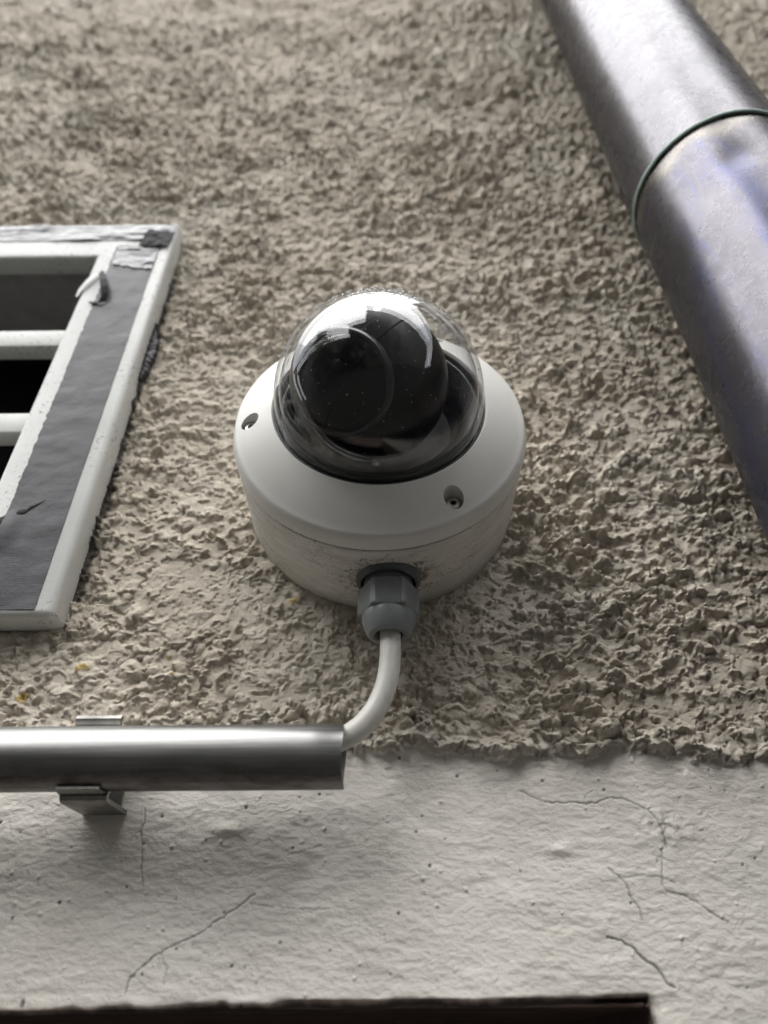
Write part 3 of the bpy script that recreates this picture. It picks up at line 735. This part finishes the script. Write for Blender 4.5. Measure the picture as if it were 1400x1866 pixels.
# ------------------------------------------------------------------ zinc downpipe
PX, PH, PR, JZ = 192.0, 65.7, 45.0, 167.0
pipe = thing('downpipe', 'grey zinc rainwater downpipe with a dented lower length and greenish joint ring', 'downpipe', (PX, -PH, JZ))
def pipe_mesh(zs_, r0, dents, seam):
    bm = bmesh.new(); segs = 120; rings = []
    for z_ in zs_:
        ring = []
        for i in range(segs):
            a_ = 2*math.pi*i/segs; d = 0
            for da, dz, wa, wz_, amp in dents:
                q = ((a_-da+math.pi) % (2*math.pi))-math.pi
                d += amp*math.exp(-(q/wa)**2-((z_-dz)/wz_)**2)
            d += .18*math.sin(z_*.031+3*a_)+.12*math.sin(z_*.011+5*a_)
            ring.append(bm.verts.new(((r0+d)*math.cos(a_), (r0+d)*math.sin(a_), z_)))
        rings.append(ring)
    for A, B in zip(rings, rings[1:]):
        for i in range(segs): bm.faces.new((A[i], A[(i+1) % segs], B[(i+1) % segs], B[i]))
    return bm
zl_ = [-1.0+6*i for i in range(0, 110)]+[700+i*600 for i in range(1, 15)]
bm = pipe_mesh(zl_, PR, [], 0)
bmesh.ops.solidify(bm, geom=bm.faces[:], thickness=.8)
finish('upper_length', bm, 'zinc_upper', pipe, 40)
zl_ = [8-3*i for i in range(0, 150)]+[-442-i*155 for i in range(1, 15)]
D2R = math.radians
dents = [(D2R(250), -42, .25, 13, -.75), (D2R(226), -60, .14, 12, -.5), (D2R(262), -56, .18, 10, .35), (D2R(214), -75, .2, 26, .5), (D2R(250), -95, .3, 30, .35)]
bm = pipe_mesh(zl_, PR-.75, dents, 0)
bmesh.ops.solidify(bm, geom=bm.faces[:], thickness=.8)
lo = finish('lower_length', bm, 'zinc_lower', pipe, 40)
a = lo.data.attributes.new('scrape', 'FLOAT', 'POINT')
a.data.foreach_set('value', [max(0, 1-abs(v_.co.z/S+9+4*math.sin(9*math.atan2(v_.co.y, v_.co.x)))/9)*.8 for v_ in lo.data.vertices])
bm = bmesh.new()
pr_ = [(PR+.15+1.0*math.cos(t), -1.9+1.7*math.sin(t)) for t in [2*math.pi*k/10 for k in range(10)]]
lathe(bm, pr_, 120, 'z', closed=True); finish('joint_ring', bm, 'patina', pipe, 60)

# ------------------------------------------------------------------ spider thread
bm = bmesh.new(); tube(bm, bez((27.5, -4, -59), (19, -6, -72), (14, -6, -84), (8.5, -4.5, -96), 14), .07, 5)
o = finish('spider_thread', bm, 'thread'); o.location = (0, 0, Z0*S)
o['label'] = 'fine spider thread hanging off the wall to the right of the grey gland'; o['category'] = 'spider thread'

# ------------------------------------------------------------------ the street, seen only in the reflections
bm = bmesh.new(); quad(bm, (-60000, -60000, 0), (60000, -60000, 0), (60000, 30000, 0), (-60000, 30000, 0))
o = finish('street', bm, 'asphalt', None, 0); o['kind'] = 'structure'
def building(name, label, corners, z1, roof=True, rows=4, wins=5, mat='facade'):
    t = thing(name, label, 'building', (corners[0][0], corners[0][1], -Z0)); ox, oy = corners[0]
    P_ = [(c_[0]-ox, c_[1]-oy) for c_ in corners]; bm = bmesh.new()
    lo_ = [bm.verts.new((p[0], p[1], 0)) for p in P_]; hi_ = [bm.verts.new((p[0], p[1], z1)) for p in P_]; k = len(P_)
    for i in range(k): bm.faces.new((lo_[i], lo_[(i+1) % k], hi_[(i+1) % k], hi_[i]))
    bm.faces.new(hi_); bm.faces.new(lo_[::-1]); bmesh.ops.recalc_face_normals(bm, faces=bm.faces)
    finish('wall', bm, mat, t, 0)
    a_, b_ = Vector(P_[0]), Vector(P_[1]); L = (b_-a_).length; d = (b_-a_).normalized(); nn = Vector((d.y, -d.x))
    cen = sum((Vector(p) for p in P_), Vector((0, 0)))/k
    if nn.dot(a_-cen) < 0: nn = -nn
    if roof:
        bm = bmesh.new(); ang = math.atan2(d.y, d.x)
        box(bm, -300, L+300, -350, 350, z1, z1+350, 0)
        bmesh.ops.transform(bm, matrix=Matrix.Translation((a_.x, a_.y, 0)) @ Matrix.Rotation(ang, 4, 'Z'), verts=bm.verts)
        finish('cornice', bm, 'roof_tile', t, 0)
    first = None
    for r_ in range(rows):
        for c_ in range(wins):
            p = a_+d*(L*(c_+.5)/wins); zc = 1800+r_*(z1-1800)/rows+600
            bm = bmesh.new(); box(bm, -550, 550, -60, 60, -800, 800)
            if first is None: first = finish('window', bm, 'facade_dark', t, 0).data; ob = t.children[-1] if t.children else None; ob = [o for o in bpy.data.objects if o.data == first][0]
            else: bm.free(); ob = link('window', first, None, t)
            ob.location = ((p.x)*S, (p.y)*S, zc*S); ob.rotation_euler.z = math.atan2(d.y, d.x)
            if not hasattr(building, 'pane'):
                bm = bmesh.new(); box(bm, -470, 470, -80, 80, -720, 720); bm2 = finish('pane', bm, 'window_glass', ob, 0); building.pane = bm2.data
            else: link('pane', building.pane, None, ob)
    return t
def pol(az, dist): a_ = math.radians(az); return (dist*math.sin(a_), -dist*math.cos(a_))
building('tall_house', 'tall grey apartment house mirrored in the middle of the clear dome', [pol(-13, 8800), pol(40, 22500), pol(48, 34000), pol(-8, 30000)], 14000+Z0, True, 5, 6)
building('low_house', 'lower grey house mirrored just left of the tall house in the dome', [pol(-27, 12500), pol(-12, 11000), pol(-12, 26000), pol(-27, 26000)], 8800+Z0, True, 3, 2, 'facade_dark')
building('garden_house', 'low dark row of houses mirrored along the left side of the clear dome', [pol(-88, 13000), pol(-25, 13500), pol(-25, 22000), pol(-88, 24000)], 5200+Z0, True, 2, 9, 'facade_dark')
building('side_wing', 'tall plain house wing mirrored dark at the right edge of the dome and pipe', [(3000, -2500), (3000, 40), (7000, 40), (7000, -2500)], 9500+Z0, False, 3, 1, 'facade')
tree = thing('street_tree', 'thin leafy tree mirrored dark at the left of the clear dome', 'tree', (pol(-58, 9500)[0], pol(-58, 9500)[1], -Z0))
rnd = random.Random(5)
tb = bmesh.new(); lb = bmesh.new()
tube(tb, [(0, 0, 0), (60, 20, 2500), (-50, 60, 5500), (40, 0, 9000)], [190, 160, 110, 40], 8)
for i in range(46):
    a_ = rnd.uniform(0, 2*math.pi); z_ = rnd.uniform(3200, 9500); L = rnd.uniform(1500, 3300)*(1-.45*(z_-3200)/6300)
    e1 = Vector((math.cos(a_)*L, math.sin(a_)*L, z_+L*rnd.uniform(.4, .9)))
    tube(tb, [(0, 0, z_), tuple(Vector((0, 0, z_)).lerp(e1, .5)+Vector((0, 0, 150))), tuple(e1)], [50, 28, 8], 5)
    for k in range(120):
        q = Vector((0, 0, z_)).lerp(e1, rnd.uniform(.35, 1.05))+Vector((rnd.gauss(0, 330), rnd.gauss(0, 330), rnd.gauss(0, 330)))
        s = rnd.uniform(60, 130); d1 = Vector((rnd.gauss(0, 1), rnd.gauss(0, 1), rnd.gauss(0, 1))).normalized()*s; d2 = d1.orthogonal().normalized()*s*.6
        quad(lb, q-d1, q-d2, q+d1, q+d2)
finish('trunk', tb, 'bark', tree, 60); o = finish('crown', lb, 'leaf', tree, 0)
